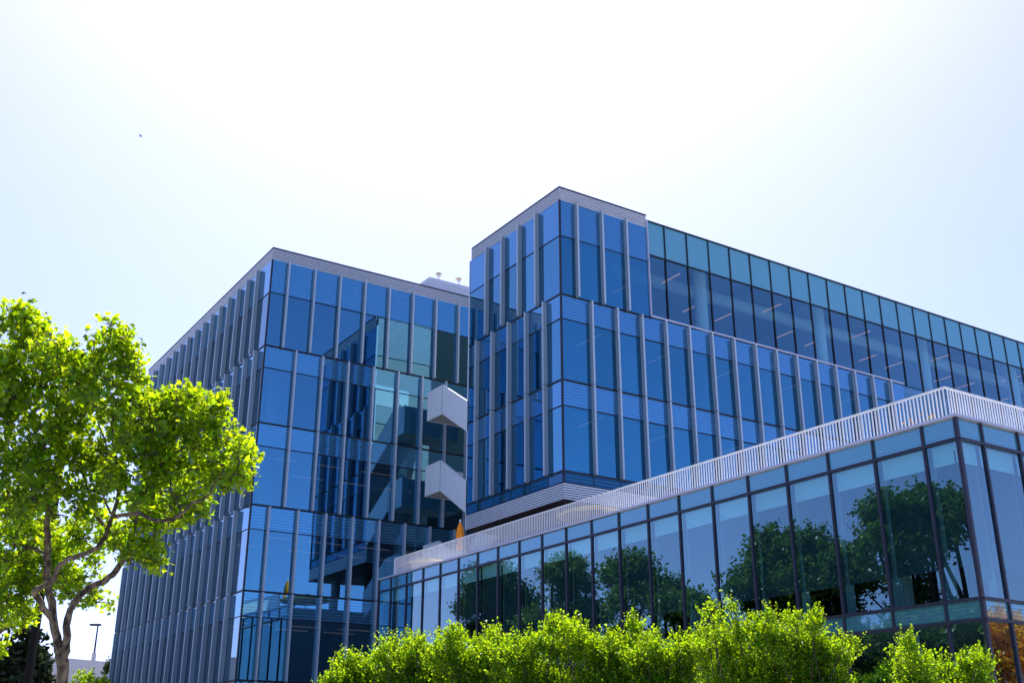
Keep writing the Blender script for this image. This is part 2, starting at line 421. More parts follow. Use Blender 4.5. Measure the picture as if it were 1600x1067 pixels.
# rooftop penthouse with two vents
PX, PY = 32.2, 60.0
ph = MB().box(PX, 46, PY, 74, 28.6, 32.35)
Fp = Face('X', PY); F2 = Face('Y', PX)
php = ph.build('roof_penthouse', MT['grey'], LB)
rb = MB(); ribbed_band(Fp, rb, PX, 46, 28.7, 32.3, 14, 0, .03, .6); ribbed_band(F2, rb, PY, 74, 28.7, 32.3, 14, 0, .03, .6)
rb.build('cladding_rib', MT['grey'], php)
for vx in (33.35, 34.95):
    v = MB().lathe([(.14, 0), (.14, .45), (.18, .47), (.18, .58), (.14, .60), (.14, .72)], (vx, 60.8, 32.35), 16).build('vent_pipe', MT['grey'], php)
    MB().lathe([(.02, .86), (.22, .82), (.24, .77), (.20, .73), (.02, .73)], (vx, 60.8, 32.35), 16).build('vent_cap', MT['gold'], php)

# ================================================================ TOWER WING
TX, TY, TYB, TXF, TXE = 28.52, 39.61, 48.3, 34.2, 92.0
ZB0, ZB1 = 12.70, 13.47
TB = thing('office_building', 'blue glass corner tower raised on a striped base, its long glazed wing running right', 'building', (TX, TY, 0))
P = Parts(TB); frame = MB()
FB = Face('X', TY); FA = Face('Y', TX)
JtB = [TX, 29.46, 31.05, 32.63, TXF]; JmB = joints(TX, 53.9, 30.25, 1.588)
JtA = [TY, 41.48, 43.08, 44.69, 46.29, TYB]; JmA = [TY, 40.83, 42.42, 44.03, 45.62, 47.20, TYB]
for F, Jt, Jm, s0, s1 in ((FB, JtB, JmB, TX, 53.9), (FA, JtA, JmA, TY, TYB)):
    glazed_rows(F, P, frame, s0, s1, [(ZF[2], ZF[3]-SPH, ZF[3], Jm), (ZF[3], ZF[4]-SPH, ZF[4], Jm)], G['tower'], SP['tower'])
    glazed_rows(F, P, frame, s0, Jt[-1], [(ZF[4], 25.97, ZTOP, Jt)], G['tower'], SP['tower'])
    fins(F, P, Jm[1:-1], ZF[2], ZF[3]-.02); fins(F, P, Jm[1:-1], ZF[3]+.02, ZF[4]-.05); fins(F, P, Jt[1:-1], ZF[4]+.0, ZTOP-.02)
    for a, b in zip(Jm[:-1], Jm[1:]): P.add('base_spandrel', F.pane(a, b, ZB1, ZF[2], .004), SP['teal'])
    F.box(frame, s0, s1, .006, .02, ZB1-.02, ZB1+.02)
    for x in Jm[1:-1]: F.box(frame, x-.02, x+.02, .006, .018, ZB1+.02, ZF[2]-.05)
frame.box(TX-.035, TX+.05, TY-.035, TY+.05, ZB1, ZTOP)
# long curtain wall to the right
JC = [TXF]+[35.36+1.572*i for i in range(37)]
JC = [x for x in JC if x < TXE]+[TXE]
ZCT, ZCM = 28.36, 26.40
for a, b in zip(JC[:-1], JC[1:]):
    P.add('window_pane', FB.pane(a, b, ZF[4]+.05, ZCM), G['curtain'])
    P.add('spandrel_panel', FB.pane(a, b, ZCM, ZCT), SP['curtain'])
JD = [53.9]+[x for x in JC if x > 54.3]
for z0, zv, z1 in ((5.3, 8.3, 9.6), (9.6, ZF[2]-SPH, ZF[2]), (ZF[2], ZF[3]-SPH, ZF[3]), (ZF[3], ZF[4]-.0, ZF[4]+.05)):
    for a, b in zip(JD[:-1], JD[1:]):
        P.add('window_pane', FB.pane(a, b, z0, zv), G['curtain'])
        if z1 > zv+.1: P.add('spandrel_panel', FB.pane(a, b, zv, z1), SP['curtain'])
P.emit()
cw = MB()
for x in JC[:-1]: FB.box(cw, x-.03, x+.03, .0, .06, ZF[4]+.05, ZCT)
for x in JD[1:-1]: FB.box(cw, x-.03, x+.03, .0, .06, 5.3, ZF[4]+.05)
FB.box(cw, TXF, TXE, .0, .045, ZCM-.035, ZCM+.035); FB.box(cw, TXF, TXE, .0, .07, ZCT-.03, ZCT+.05)
for z in (9.6, 14.0, 18.42): FB.box(cw, 53.9, TXE, .0, .045, z-.035, z+.035)
frame.merge(cw).build('mullion_frame', MT['dark'], TB)
sl = MB(); FB.box(sl, TXF-.04, 53.9, .0, .08, ZF[4]+.052, ZF[4]+.14); FB.box(sl, TXF-.06, TXF+.0, .0, .10, ZF[4]+.142, ZCT+.05)
sl.build('sill_ledge', MT['trim'], TB)
# roof band of the tower, striped base band, soffit
roof_band(TB, TX-.02, TXF-.05, TY-.02, TYB-.15, ZTOP, ZPAR, 7)
MB().box(TX+.1, TXE, TYB-2.0, TYB, 14.2, ZCT-.1).box(TXF+.2, TXE, TY+.15, TYB, ZCT-.09, ZCT+.02).build('rear_roof', MT['roof'], TB)
base = MB(); ribbed_band(FB, base, TX-.02, 53.9, ZB0, ZB1, 7, 0, .02, .6); ribbed_band(FA, base, TY, TYB, ZB0, ZB1, 7, 0, .02, .6)
base.build('louvre_band', MT['louvre'], TB)
MB().box(TX+.005, 53.8, TY+.005, TYB, ZB0+.02, ZB1).build('base_backing', MT['dark'], TB)
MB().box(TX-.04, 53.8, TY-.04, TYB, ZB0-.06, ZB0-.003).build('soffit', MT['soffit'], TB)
MB().box(TX-.03, TX+.06, TYB, TYB+.07, ZB0, ZTOP).build('corner_trim', MT['louvre'], TB)
# +Y end wall: ribbed metal above, recessed stair hall below
MB().box(TX+.07, 32.6, TYB-.12, TYB, 26.0, ZTOP+.7).build('end_wall', MT['dark'], TB)
rb = MB(); Fe = Face('X', TYB, 1); ribbed_band(Fe, rb, TX+.07, 32.6, 26.0, 28.65, 20, 0, .04, .55)
for zf in (ZF[4], ZF[3], ZF[2]):
    ribbed_band(Fe, rb, TX+.07, 31.0, zf-1.30, zf-.18, 9, -.12, .04, .55)
    MB().box(TX+.07, 31.0, TYB-.10, TYB+.04, zf-.17, zf+1.07).build('gallery_parapet', MT['stair'], TB)
    MB().box(TX+.16, 32.6, 43.7, TYB-.13, zf-.5, zf-.18).build('gallery_floor', MT['inner'], TB)
rb.build('cladding_rib', MT['louvre'], TB)
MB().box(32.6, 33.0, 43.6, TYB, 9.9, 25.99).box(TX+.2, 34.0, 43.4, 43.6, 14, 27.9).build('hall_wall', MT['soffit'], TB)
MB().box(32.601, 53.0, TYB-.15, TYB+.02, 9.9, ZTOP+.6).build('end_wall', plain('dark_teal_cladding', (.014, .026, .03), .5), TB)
interior(TB, TX, TXE, TY, TYB, [18.42, 22.81],
         cols=[(x, 41.1, z0, z1) for x in (33.8, 39.2, 43.9, 48.7) for z0, z1 in ((14, 18), (18.4, 22.4))]+[(x, 41.1, 22.8, 28.0) for x in (39.15, 48.65, 58.3, 67.9)], core=(34.5, 90, 46.3, 48.2, 14.1, 28.2))
MB().box(TX+.12, 53.8, TY+.12, TYB-.1, 13.5, 13.94).build('floor_slab', MT['slab'], TB)
MB().box(53.8, TXE-.1, TY+.15, TYB-.1, 13.5, 13.94).box(53.8, TXE-.1, TY+.15, TYB-.1, 9.2, 9.5).build('floor_slab', MT['slab'], TB)
# exposed ceiling with ducts behind the curtain wall
MB().box(TXF, TXE-.1, TY+.3, TYB-.3, 28.0, 28.2).build('ceiling', MT['slab'], TB)
MB().tube([(34.6, 43.4, 27.2), (90, 43.4, 27.2)], .38, 14).build('air_duct', MT['column'], TB, True)
for x in range(36, 90, 4): MB().box(x, x+.22, TY+.4, TYB-.4, 27.55, 27.99).build('ceiling_beam', MT['inner'], TB)
for x in np.arange(34.9, 74, 2.6):
    if int(x*10) % 3 == 0: MB().box(x, x+.07, 40.9, 42.4, 26.6, 26.65).build('ceiling_light', MT['warm'], TB)
    if int(x*10) % 3: MB().box(x+1.2, x+1.27, 43.6, 45.0, 26.6, 26.65).build('ceiling_light', MT['warm'], TB)
for zc in (ZF[3]-SPH+.3, ZF[4]-SPH+.3):
    for x in np.arange(31.9, 54, 4.77):
        MB().box(x, x+.06, 40.9, 43.0, zc, zc+.04).build('ceiling_light', MT['warm'], TB)
# recessed ground storey below the raised tower, at deck level
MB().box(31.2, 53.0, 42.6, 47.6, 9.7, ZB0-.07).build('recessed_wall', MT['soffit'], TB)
for cx in (29.9, 36, 44): MB().tube([(cx, 41.0, 9.7), (cx, 41.0, ZB0-.06)], .3, 14, False).build('column', MT['conc'], TB, True)

# ================================================================ EXTERNAL STAIR
ST = thing('external_staircase', 'pale folded stair landings jutting from the dark gap between left block and tower', 'staircase', (28.5, 51, 0))
for k, zt in enumerate((21.35, 16.98, 12.55)):
    lp = [(52.79, zt-1.68), (52.79, zt), (51.07, zt), (48.3, zt-1.70), (48.3, zt-3.38), (51.07, zt-1.68)]
    MB().prism(lp, 'x', 28.46, 28.53).build('stair_panel', MT['stair'], ST)
    MB().box(28.535, 32.2, 52.72, 52.79, zt-1.68, zt).build('landing_panel', MT['stair'], ST)
    MB().prism([(52.79, zt+.002), (52.79, zt+.03), (51.07, zt+.03), (48.3, zt-1.67), (48.3, zt-1.698), (51.07, zt+.002)], 'x', 28.44, 28.56).build('handrail', MT['louvre'], ST)
    MB().box(28.452, 28.459, 51.06, 51.08, zt-1.66, zt-.02).build('panel_joint', MT['dark'], ST)
    MB().box(28.535, 32.2, 51.0, 52.715, zt-1.67, zt-1.15).build('landing', MT['conc'], ST)
    n = 10; fl = MB()
    for i in range(n):
        y1 = 51.0-i*.29; z1 = zt-1.15-(i+1)*.18
        fl.box(28.54, 30.15, y1-.29, y1, z1-.32, z1)
    fl.build('stair_flight', MT['conc'], ST)
    fu = MB()
    for i in range(14):
        y1 = 51.0-i*.29; z1 = zt-1.15+(i+1)*.18
        fu.box(30.5, 32.1, y1-.29, y1, z1-.32, z1)
    fu.build('stair_flight', MT['conc'], ST)
    MB().prism([(51.0, zt-1.6), (51.0, zt), (46.9, zt+2.52), (46.9, zt+.9)], 'x', 30.38, 30.45).build('stair_panel', MT['stair'], ST)
MB().box(30.2, 30.36, 51.4, 51.56, 0, 21).build('stair_post', MT['metal'], ST)

# ================================================================ LOW WING
QX, QY, QXE, QYE = 23.83, 16.11, 60.0, 48.55
QB = thing('office_building', 'low glass wing in front at right with blinds and a white railed roof terrace', 'building', (QX, QY, 0))
P = Parts(QB)
FA = Face('Y', QX); FB = Face('X', QY)
JA = [QY]+[17.13+1.586*i for i in range(20)]; JA = [x for x in JA if x < QYE-.4]+[QYE]
JB = [QX]+[24.83+1.56*i for i in range(22)]+[QXE]
ZQ = [(0.5, 4.78, False), (4.78, 5.27, True), (5.27, 9.21, False), (9.21, 9.77, True)]
for F, J in ((FA, JA), (FB, JB)):
    for a, b in zip(J[:-1], J[1:]):
        for z0, z1, s in ZQ:
            P.add('spandrel_panel' if s else 'window_pane', F.pane(a+.03, b-.03, z0+.03, z1-.03, 0, .003), SP['low'] if s else G['low'])
        # roller blind and pale strip across its top, behind the upper storey glass
        zb = 6.1 if random.random() > .15 else random.choice((5.8, 7.0))
        mb = MB(); F.box(mb, a+.10, b-.10, -.26, -.24, zb, 8.98); P.add('blind', mb, MT['blind'])
        mb = MB(); F.box(mb, a+.08, b-.08, -.20, -.18, 8.66, 9.19); P.add('top_strip', mb, MT['top_strip'])
        mb = MB(); F.box(mb, a-.15, a+.15, -.34, -.32, 5.32, 9.17); P.add('gap_light_strip', mb, MT['gap_light']) if a > J[0] else None  # pale strip added in place of the light showing beside each blind
P.emit()
fr = MB()
for F, J in ((FA, JA), (FB, JB)):
    for x in J[1:-1]: F.box(fr, x-.035, x+.035, -.06, .05, 0.3, 9.76)
    for z in (.5, 4.78, 5.27, 9.21): F.box(fr, J[0], J[-1], -.05, .055, z-.04, z+.04)
fr.box(QX-.04, QX+.06, QY-.04, QY+.06, 0, 9.76); fr.box(QX-.05, QX+.08, QYE-.06, QYE+.04, 0, 9.76)
fr.build('mullion_frame', MT['purple'], QB)
MB().box(QX-.10, QXE, QY-.10, QY+.3, 9.765, 9.84).box(QX-.10, QX+.3, QY+.302, QYE+.05, 9.765, 9.84).build('roof_trim', MT['trim'], QB)
MB().box(QX+.05, QXE, QY+.05, QYE, 9.45, 9.70).build('roof_deck', MT['conc'], QB)
MB().box(QX+.1, QXE-.1, QY+.1, QYE-.1, 4.80, 5.18).build('floor_slab', MT['slab'], QB)
MB().box(QX+.9, QXE-.1, QY+.9, QYE-.1, 9.20, 9.25).build('ceiling', MT['slab'], QB)
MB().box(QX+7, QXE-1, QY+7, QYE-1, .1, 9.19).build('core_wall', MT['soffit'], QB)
MB().box(QX+.06, QXE, QYE-.12, QYE, 0, 9.44).build('rear_wall', MT['conc'], QB)
for y in np.arange(19.5, 47, 7.9):
    for z0, z1 in ((0, 4.8), (5.2, 9.2)): MB().tube([(QX+1.5, y, z0), (QX+1.5, y, z1)], .28, 14, False).build('column', MT['column'], QB, True)

# terrace railing
RL = thing('terrace_railing', 'long white picket railing around the roof terrace of the low wing', 'railing', (QX, QY, 9.8))
P = Parts(RL)
RX0, RY0, RY1, RX1, RZ0, RZ1 = QX+.02, 16.30, 47.0, 58.0, 9.845, 10.64
y = RY0+.06
while y < RY1:
    P.add('baluster', MB().box(RX0-.01, RX0+.012, y-.018, y+.018, RZ0, RZ1-.04), MT['white']); y += .1145
x = RX0+.1
while x < RX1:
    P.add('baluster', MB().box(x-.018, x+.018, RY0-.01, RY0+.012, RZ0, RZ1-.04), MT['white']); x += .1145
P.emit()
MB().box(RX0-.02, RX0+.04, RY0-.02, RY1+.03, RZ1-.038, RZ1).box(RX0+.041, RX1, RY0-.02, RY0+.04, RZ1-.038, RZ1).build('top_rail', MT['white'], RL)
MB().box(RX0-.03, RX0+.05, RY1+.0, RY1+.05, RZ0, RZ1-.04).build('end_post', MT['white'], RL)

# ================================================================ TERRACE THINGS
def closed_umbrella(loc, label, h=2.35):
    t = thing('closed_umbrella', label, 'umbrella', loc, 'folded umbrellas on the terrace')
    x, y, z = loc
    MB().tube([(x, y, z), (x, y, z+h)], .025, 8).build('pole', MT['metal'], t)
    MB().lathe([(.02, 0), (.26, 0), (.24, .06), (.04, .08)], loc, 14).build('base', MT['pole'], t)
    MB().lathe([(.08, 1.0), (.15, .98), (.14, 1.12), (.10, 1.3), (.09, 1.42), (.17, 1.50), (.16, 1.75), (.125, 2.0), (.07, 2.2), (.03, 2.28)], loc, 20,
               lambda i, th: .18*math.sin(5*th+i*.5)).build('canopy', MT['orange'], t, True)
    MB().lathe([(.005, h+.08), (.04, h+.04), (.045, h-.02), (.03, h-.08)], loc, 10).build('finial', MT['chair'], t, True)
    return t
closed_umbrella((25.5, 43.73, 9.70), 'folded orange umbrella standing behind the far end of the white terrace railing')
def open_umbrella(loc, label, r=1.55, rz=.3):
    t = thing('open_umbrella', label, 'umbrella', loc, 'open umbrellas on the terrace')
    x, y, z = loc; h = 1.62
    MB().tube([(x, y, z), (x, y, z+h)], .025, 8).build('pole', MT['metal'], t)
    MB().lathe([(.02, 0), (.28, 0), (.26, .06), (.04, .08)], loc, 14).build('base', MT['pole'], t)
    mb = MB(); top = (x, y, z+h); n = 8; c = []
    for k in range(n):
        a = rz+2*math.pi*k/n; c.append((x+r*math.cos(a), y+r*math.sin(a), z+h-.42))
    for k in range(n):
        a, b = c[k], c[(k+1) % n]
        m1 = tuple((top[i]+a[i])/2+(0, 0, .03)[i] for i in range(3)); m2 = tuple((top[i]+b[i])/2+(0, 0, .03)[i] for i in range(3))
        mb.poly([top, m1, m2]); mb.quad(m1, a, b, m2)
        mb.quad(a, b, (b[0], b[1], b[2]-.10), (a[0], a[1], a[2]-.10))
    mb.build('canopy', MT['yellow'], t)
    for k in range(n): MB().tube([(x, y, z+h-.1), c[k]], .012, 5).build('rib', MT['metal'], t)
    return t
open_umbrella((26.6, 34.9, 9.70), 'open yellow umbrella seen through the white railing pickets below the tower corner')
open_umbrella((25.6, 46.6, 9.20), 'open yellow umbrella next to the folded one, reflected in the left block')
def chair(loc, label, rz):
    t = thing('terrace_chair', label, 'chair', loc, 'white chairs on the terrace'); t.rotation_euler = (0, 0, 0)
    x, y, z = loc; c, s = math.cos(rz), math.sin(rz)
    def bx(a0, a1, b0, b1, z0, z1):
        mb = MB().box(a0, a1, b0, b1, z0, z1); mb.v = [(x+c*p[0]-s*p[1], y+s*p[0]+c*p[1], z+p[2]) for p in mb.v]; return mb
    bx(-.25, .25, -.25, .25, .42, .46).build('seat', MT['chair'], t)
    bx(-.21, .21, .22, .25, .62, .86).build('backrest', MT['chair'], t)
    for a in (-.23, .2):
        for b in (-.23, .2): bx(a, a+.03, b, b+.03, 0, .42).build('leg', MT['metal'], t)
chair((25.9, 42.0, 9.72), 'white chair just right of the folded orange umbrella, seen through the railing', .4)
chair((25.9, 40.1, 9.72), 'white chair further right behind the railing in the tower shadow', -.5)

# ---------------------------------------------------------------- foliage
def add_leaves(name, m, parent, C, Nn, size, shape, rng, aspect=1.0):
    "C centres (n,3), Nn normals (n,3), size (n,), shape: (k,3) outline in leaf plane"
    n = len(C); k = len(shape)
    Nn = Nn/np.linalg.norm(Nn, axis=1)[:, None]
    a = rng.normal(size=(n, 3)); a -= (a*Nn).sum(1)[:, None]*Nn; a /= np.linalg.norm(a, axis=1)[:, None]
    b = np.cross(Nn, a)
    sh = np.asarray(shape)
    V = C[:, None, :]+size[:, None, None]*(sh[None, :, 0, None]*a[:, None, :]+sh[None, :, 1, None]*b[:, None, :]*aspect+sh[None, :, 2, None]*Nn[:, None, :])
    me = bpy.data.meshes.new(name)
    me.vertices.add(n*k); me.vertices.foreach_set('co', V.reshape(-1).astype(np.float32))
    me.loops.add(n*k); me.loops.foreach_set('vertex_index', np.arange(n*k, dtype=np.int32))
    me.polygons.add(n); me.polygons.foreach_set('loop_start', np.arange(0, n*k, k, dtype=np.int32))
    try: me.polygons.foreach_set('loop_total', np.full(n, k, dtype=np.int32))
    except Exception: pass
    me.update(calc_edges=True); me.validate()
    me.materials.append(m)
    o = bpy.data.objects.new(name, me); COL.objects.link(o)
    if parent: o.parent = parent; o.matrix_parent_inverse = Matrix.Translation(-Vector(parent.location))
    return o
PALM = [(math.cos(t)*r, math.sin(t)*r, 0) for t, r in
        [(-1.57, .35), (-.75, .62), (-.35, .42), (.10, .85), (.62, .48), (1.57, 1.0), (2.52, .48), (3.04, .85), (3.49, .42), (3.89, .62)]]
OVAL = [(-.5, 0, 0), (-.15, -.28, .06), (.3, -.2, .04), (.6, 0, 0), (.3, .2, .04), (-.15, .28, .06)]
QUAD = [(-.5, 0, 0), (0, -.42, .05), (.55, 0, 0), (0, .42, .05)]
LM = dict(
    plane=leafmat('plane_tree_leaf', (.032, .10, .004), (.64, .90, .008), .40, .5),
    shrub=leafmat('bright_shrub_leaf', (.035, .12, .004), (.64, .96, .008), .34, .5),
    dark=leafmat('dark_tree_leaf', (.035, .07, .015), (.06, .12, .02), .3, .4),
    mid=leafmat('mid_green_leaf', (.05, .10, .015), (.12, .22, .02), .35, .4),
    autumn=leafmat('orange_tree_leaf', (.70, .32, .01), (.95, .50, .02), .45, .3),
    conifer=leafmat('conifer_needle', (.03, .045, .02), (.04, .07, .02), .2, .5),
)
def grow(mb, skel, targets, rng, r_tip=.006, r_grow=.0011, droop=.05):
    "join every target to the nearest point of the growing skeleton"
    pts = np.array(skel, float); base = pts.mean(0)
    d0 = np.array([np.min(np.linalg.norm(pts-t, axis=1)) for t in targets])
    for i in np.argsort(d0):
        t = targets[i]; d = np.linalg.norm(pts-t, axis=1)+np.maximum(0, pts[:, 2]-t[2])*.6
        j = int(np.argmin(d)); a = pts[j]; L = np.linalg.norm(t-a)
        if L < .05: continue
        mid = (a+t)/2+rng.normal(size=3)*L*.10+np.array([0, 0, droop*L])
        q1 = (a+mid)/2+rng.normal(size=3)*L*.04
        r = r_tip+r_grow*L*6
        mb.tube([a, q1, mid, t], [r*1.7, r*1.4, r*1.1, r*.6], 5, False)
        pts = np.vstack([pts, q1, mid, t])

def plane_tree(label, limbs, blobs, D, nclus, per, leafsize, rng, group=None, loc=None):
    t = thing('plane_tree', label, 'tree', tuple(loc), group)
    tk = MB(); skel = []
    for pts, rad in limbs:
        P3 = [np.array(p) for p in pts]
        # smooth with Catmull-Rom
        Q = []; Rr = []
        for i in range(len(P3)-1):
            p0 = P3[max(i-1, 0)]; p1 = P3[i]; p2 = P3[i+1]; p3 = P3[min(i+2, len(P3)-1)]
            for s in np.linspace(0, 1, 5)[:-1]:
                Q.append(.5*((2*p1)+(-p0+p2)*s+(2*p0-5*p1+4*p2-p3)*s*s+(-p0+3*p1-3*p2+p3)*s**3)+rng.normal(size=3)*.008)
                Rr.append((rad[i]*(1-s)+rad[i+1]*s)*rng.uniform(.93, 1.08))
        Q.append(P3[-1]); Rr.append(rad[-1])
        Rr = [r*.55 for r in Rr]
        tk.tube(Q, Rr, 10)
        skel += Q[len(Q)//3:]
    w = np.array([b[3]*b[4]*b[5] for b in blobs], float)**.75; w = w/w.sum()*nclus
    T = []
    for (cx, cy, cz, rx, ry, rz, ax, ay), n in zip([(b[0], b[1], b[2], b[3], b[4], b[5], b[6], b[7]) for b in blobs], w):
        for _ in range(max(3, int(n))):
            v = rng.normal(size=3); v /= np.linalg.norm(v); rr = rng.uniform(.15, 1)**(.36)
            p = np.array([cx, cy, cz])+ax*v[0]*rx*rr+ay*v[1]*rz*rr+np.array([0, 0, 1])*v[2]*ry*rr
            T.append(p)
    T = np.array(T)
    tw = MB(); grow(tw, skel, T, rng)
    tk.build('trunk', MT['bark'], t, True); tw.build('branches', MT['bark2'], t, True)
    n = len(T)*per
    idx = np.repeat(np.arange(len(T)), per)
    off = np.clip(rng.normal(size=(n, 3)), -2, 2)*np.array([.07, .07, .066])
    C = T[idx]+off
    Nn = rng.normal(size=(n, 3))*.75+np.array([.15, .3, .9])
    add_leaves('crown', LM['plane'], t, C, Nn, leafsize*rng.uniform(.5, 1.3, n), PALM, rng)
    return t
# the big plane tree at left
def limb(pix, D, rad, dd=None):
    L = []
    for i, (x, y) in enumerate(pix):
        L.append(at(x, y, D+(dd[i] if dd else 0)))
    return L, rad
D0 = 14.5
rng = np.random.default_rng(11)
root = at(97, 1067, D0)
base_pt = np.array([root[0]-.02, root[1]+.1, 0.0])
limbs = [
    ([base_pt, (base_pt+root)/2, root, at(95, 1022, D0)], [.19, .165, .15, .14]),
    limb([(95, 1022), (84, 975), (68, 948), (55, 928), (60, 918), (80, 909), (92, 886), (110, 872), (140, 862), (160, 846), (168, 826), (176, 806), (186, 760), (178, 700), (176, 640)], D0,
         [.11, .085, .075, .075, .07, .065, .06, .058, .055, .055, .06, .055, .045, .035, .02], [0, 0, -.1, -.15, -.2, -.2, -.2, -.2, -.2, -.2, -.1, 0, .2, .4, .6]),
    limb([(94, 1022), (86, 985), (81, 941), (73, 901), (74, 861), (74, 807), (82, 760), (96, 700), (104, 640), (108, 570)], D0,
         [.11, .095, .095, .088, .085, .075, .065, .05, .035, .018], [0, .1, .2, .3, .3, .3, .4, .4, .5, .5]),
    limb([(97, 1030), (103, 1015), (106, 968), (117, 941), (139, 918), (166, 906), (185, 885), (202, 856), (189, 838), (168, 825), (150, 800), (138, 760), (120, 720)], D0,
         [.10, .10, .085, .08, .078, .078, .075, .07, .068, .06, .045, .032, .018], [0, 0, 0, .1, .2, .3, .3, .3, .3, .3, .4, .5, .6]),
    limb([(176, 808), (210, 802), (240, 812), (264, 812), (283, 802), (301, 786), (322, 776), (345, 740)], D0-.6, [.05, .045, .042, .04, .036, .03, .022, .012]),
    limb([(202, 856), (215, 800), (228, 750), (222, 700), (238, 640)], D0+.3, [.05, .04, .032, .025, .012]),
    limb([(74, 870), (45, 855), (15, 875), (-10, 860)], D0+.3, [.05, .045, .04, .03]),
    limb([(176, 806), (160, 770), (172, 720), (150, 650), (160, 600)], D0-.9, [.03, .024, .02, .015, .01], [.8, .9, 1.1, 1.3, 1.4]),
    limb([(82, 760), (50, 700), (38, 640), (30, 560)], D0+.5, [.045, .035, .025, .012]),
    limb([(228, 750), (262, 715), (300, 690), (330, 660)], D0+.2, [.03, .022, .016, .008]),
]
axr = np.array([rt[0], rt[1], 0]); axr /= np.linalg.norm(axr); axf = np.array([fw[0], fw[1], 0]); axf /= np.linalg.norm(axf)
def pblob(x, y, rx, ry, dd=0, D=D0):
    s = (D+dd)/FPX; c = at(x-6, y+9, D+dd); return (c[0], c[1], c[2], rx*s, ry*s, max(.4, .36*(rx+ry)*s), axr, axf)
blobs = [pblob(*b) for b in [
    (33, 474, 13, 14), (58, 492, 12, 12), (88, 518, 13, 12), (130, 545, 14, 12), (186, 508, 16, 14), (210, 530, 13, 14), (222, 572, 14, 12), (162, 530, 12, 10), (338, 612, 14, 10), (268, 598, 10, 9), (288, 622, 12, 10), (392, 692, 10, 14), (385, 740, 12, 10), (33, 500, 26, 32), (45, 560, 45, 48, .2), (92, 545, 42, 32, -.3), (10, 590, 40, 60), (120, 590, 40, 42, .5), (185, 545, 30, 36), (150, 590, 36, 40, -.5), (205, 585, 28, 34, .3),
    (60, 650, 80, 70, 0), (150, 660, 70, 60, .7), (215, 640, 50, 45, -.4), (268, 640, 34, 40, .2), (245, 680, 40, 40), (340, 640, 24, 26, 0), (320, 670, 40, 34), (376, 700, 22, 34, .2), (360, 730, 34, 26, -.3),
    (300, 720, 55, 42, .5), (220, 730, 60, 52, -.2), (110, 740, 90, 60, .3), (30, 740, 60, 70, -.5), (20, 820, 45, 60, .4), (60, 830, 35, 40, 1.0),
    (250, 790, 55, 36, .6), (300, 775, 34, 26, 0), (215, 835, 45, 32, .2), (245, 862, 22, 16, .1), (150, 815, 40, 34, 1.2), (120, 870, 50, 36, 1.4), (70, 880, 45, 34, 1.2), (20, 895, 35, 30, .9), (165, 930, 12, 8, 1.0), (130, 918, 34, 14, 1.0), (25, 945, 30, 28, 1.0), (310, 620, 22, 16, .2)]]
plane_tree('broad leafy plane tree with mottled forking trunk standing in front at the left edge', limbs, blobs, D0, 1850, 14, .057, rng, None, (base_pt[0], base_pt[1], 0))
# second plane tree further left, its crown reaching into the frame
D1 = 20.0; rng = np.random.default_rng(5)
r1 = at(-150, 1067, D1); b1 = np.array([r1[0], r1[1], 0.])
limbs = [([b1, r1], [.2, .17]),
         limb([(-150, 1067), (-120, 1000), (-60, 1010), (0, 985), (28, 950), (36, 900), (30, 850), (20, 800)], D1, [.15, .12, .10, .085, .07, .055, .035, .02]),
         limb([(-150, 1067), (-160, 960), (-120, 860), (-60, 800), (-20, 760)], D1, [.15, .12, .09, .06, .03]),
         limb([(36, 900), (70, 850), (95, 810)], D1, [.05, .03, .015]),
         limb([(0, 985), (40, 930), (60, 900)], D1, [.05, .03, .015])]
blobs = [pblob(*b, D=D1) for b in [(-120, 760, 120, 120), (-30, 800, 70, 60), (-60, 900, 80, 60), (15, 880, 50, 40), (20, 950, 45, 28), (-160, 900, 90, 90), (80, 840, 40, 30), (0, 1000, 24, 14), (110, 900, 30, 18)]]
plane_tree('plane tree mostly outside the left edge, its low limb reaching in behind the lamp pole', limbs, blobs, D1, 700, 17, .07, rng, None, tuple(b1))

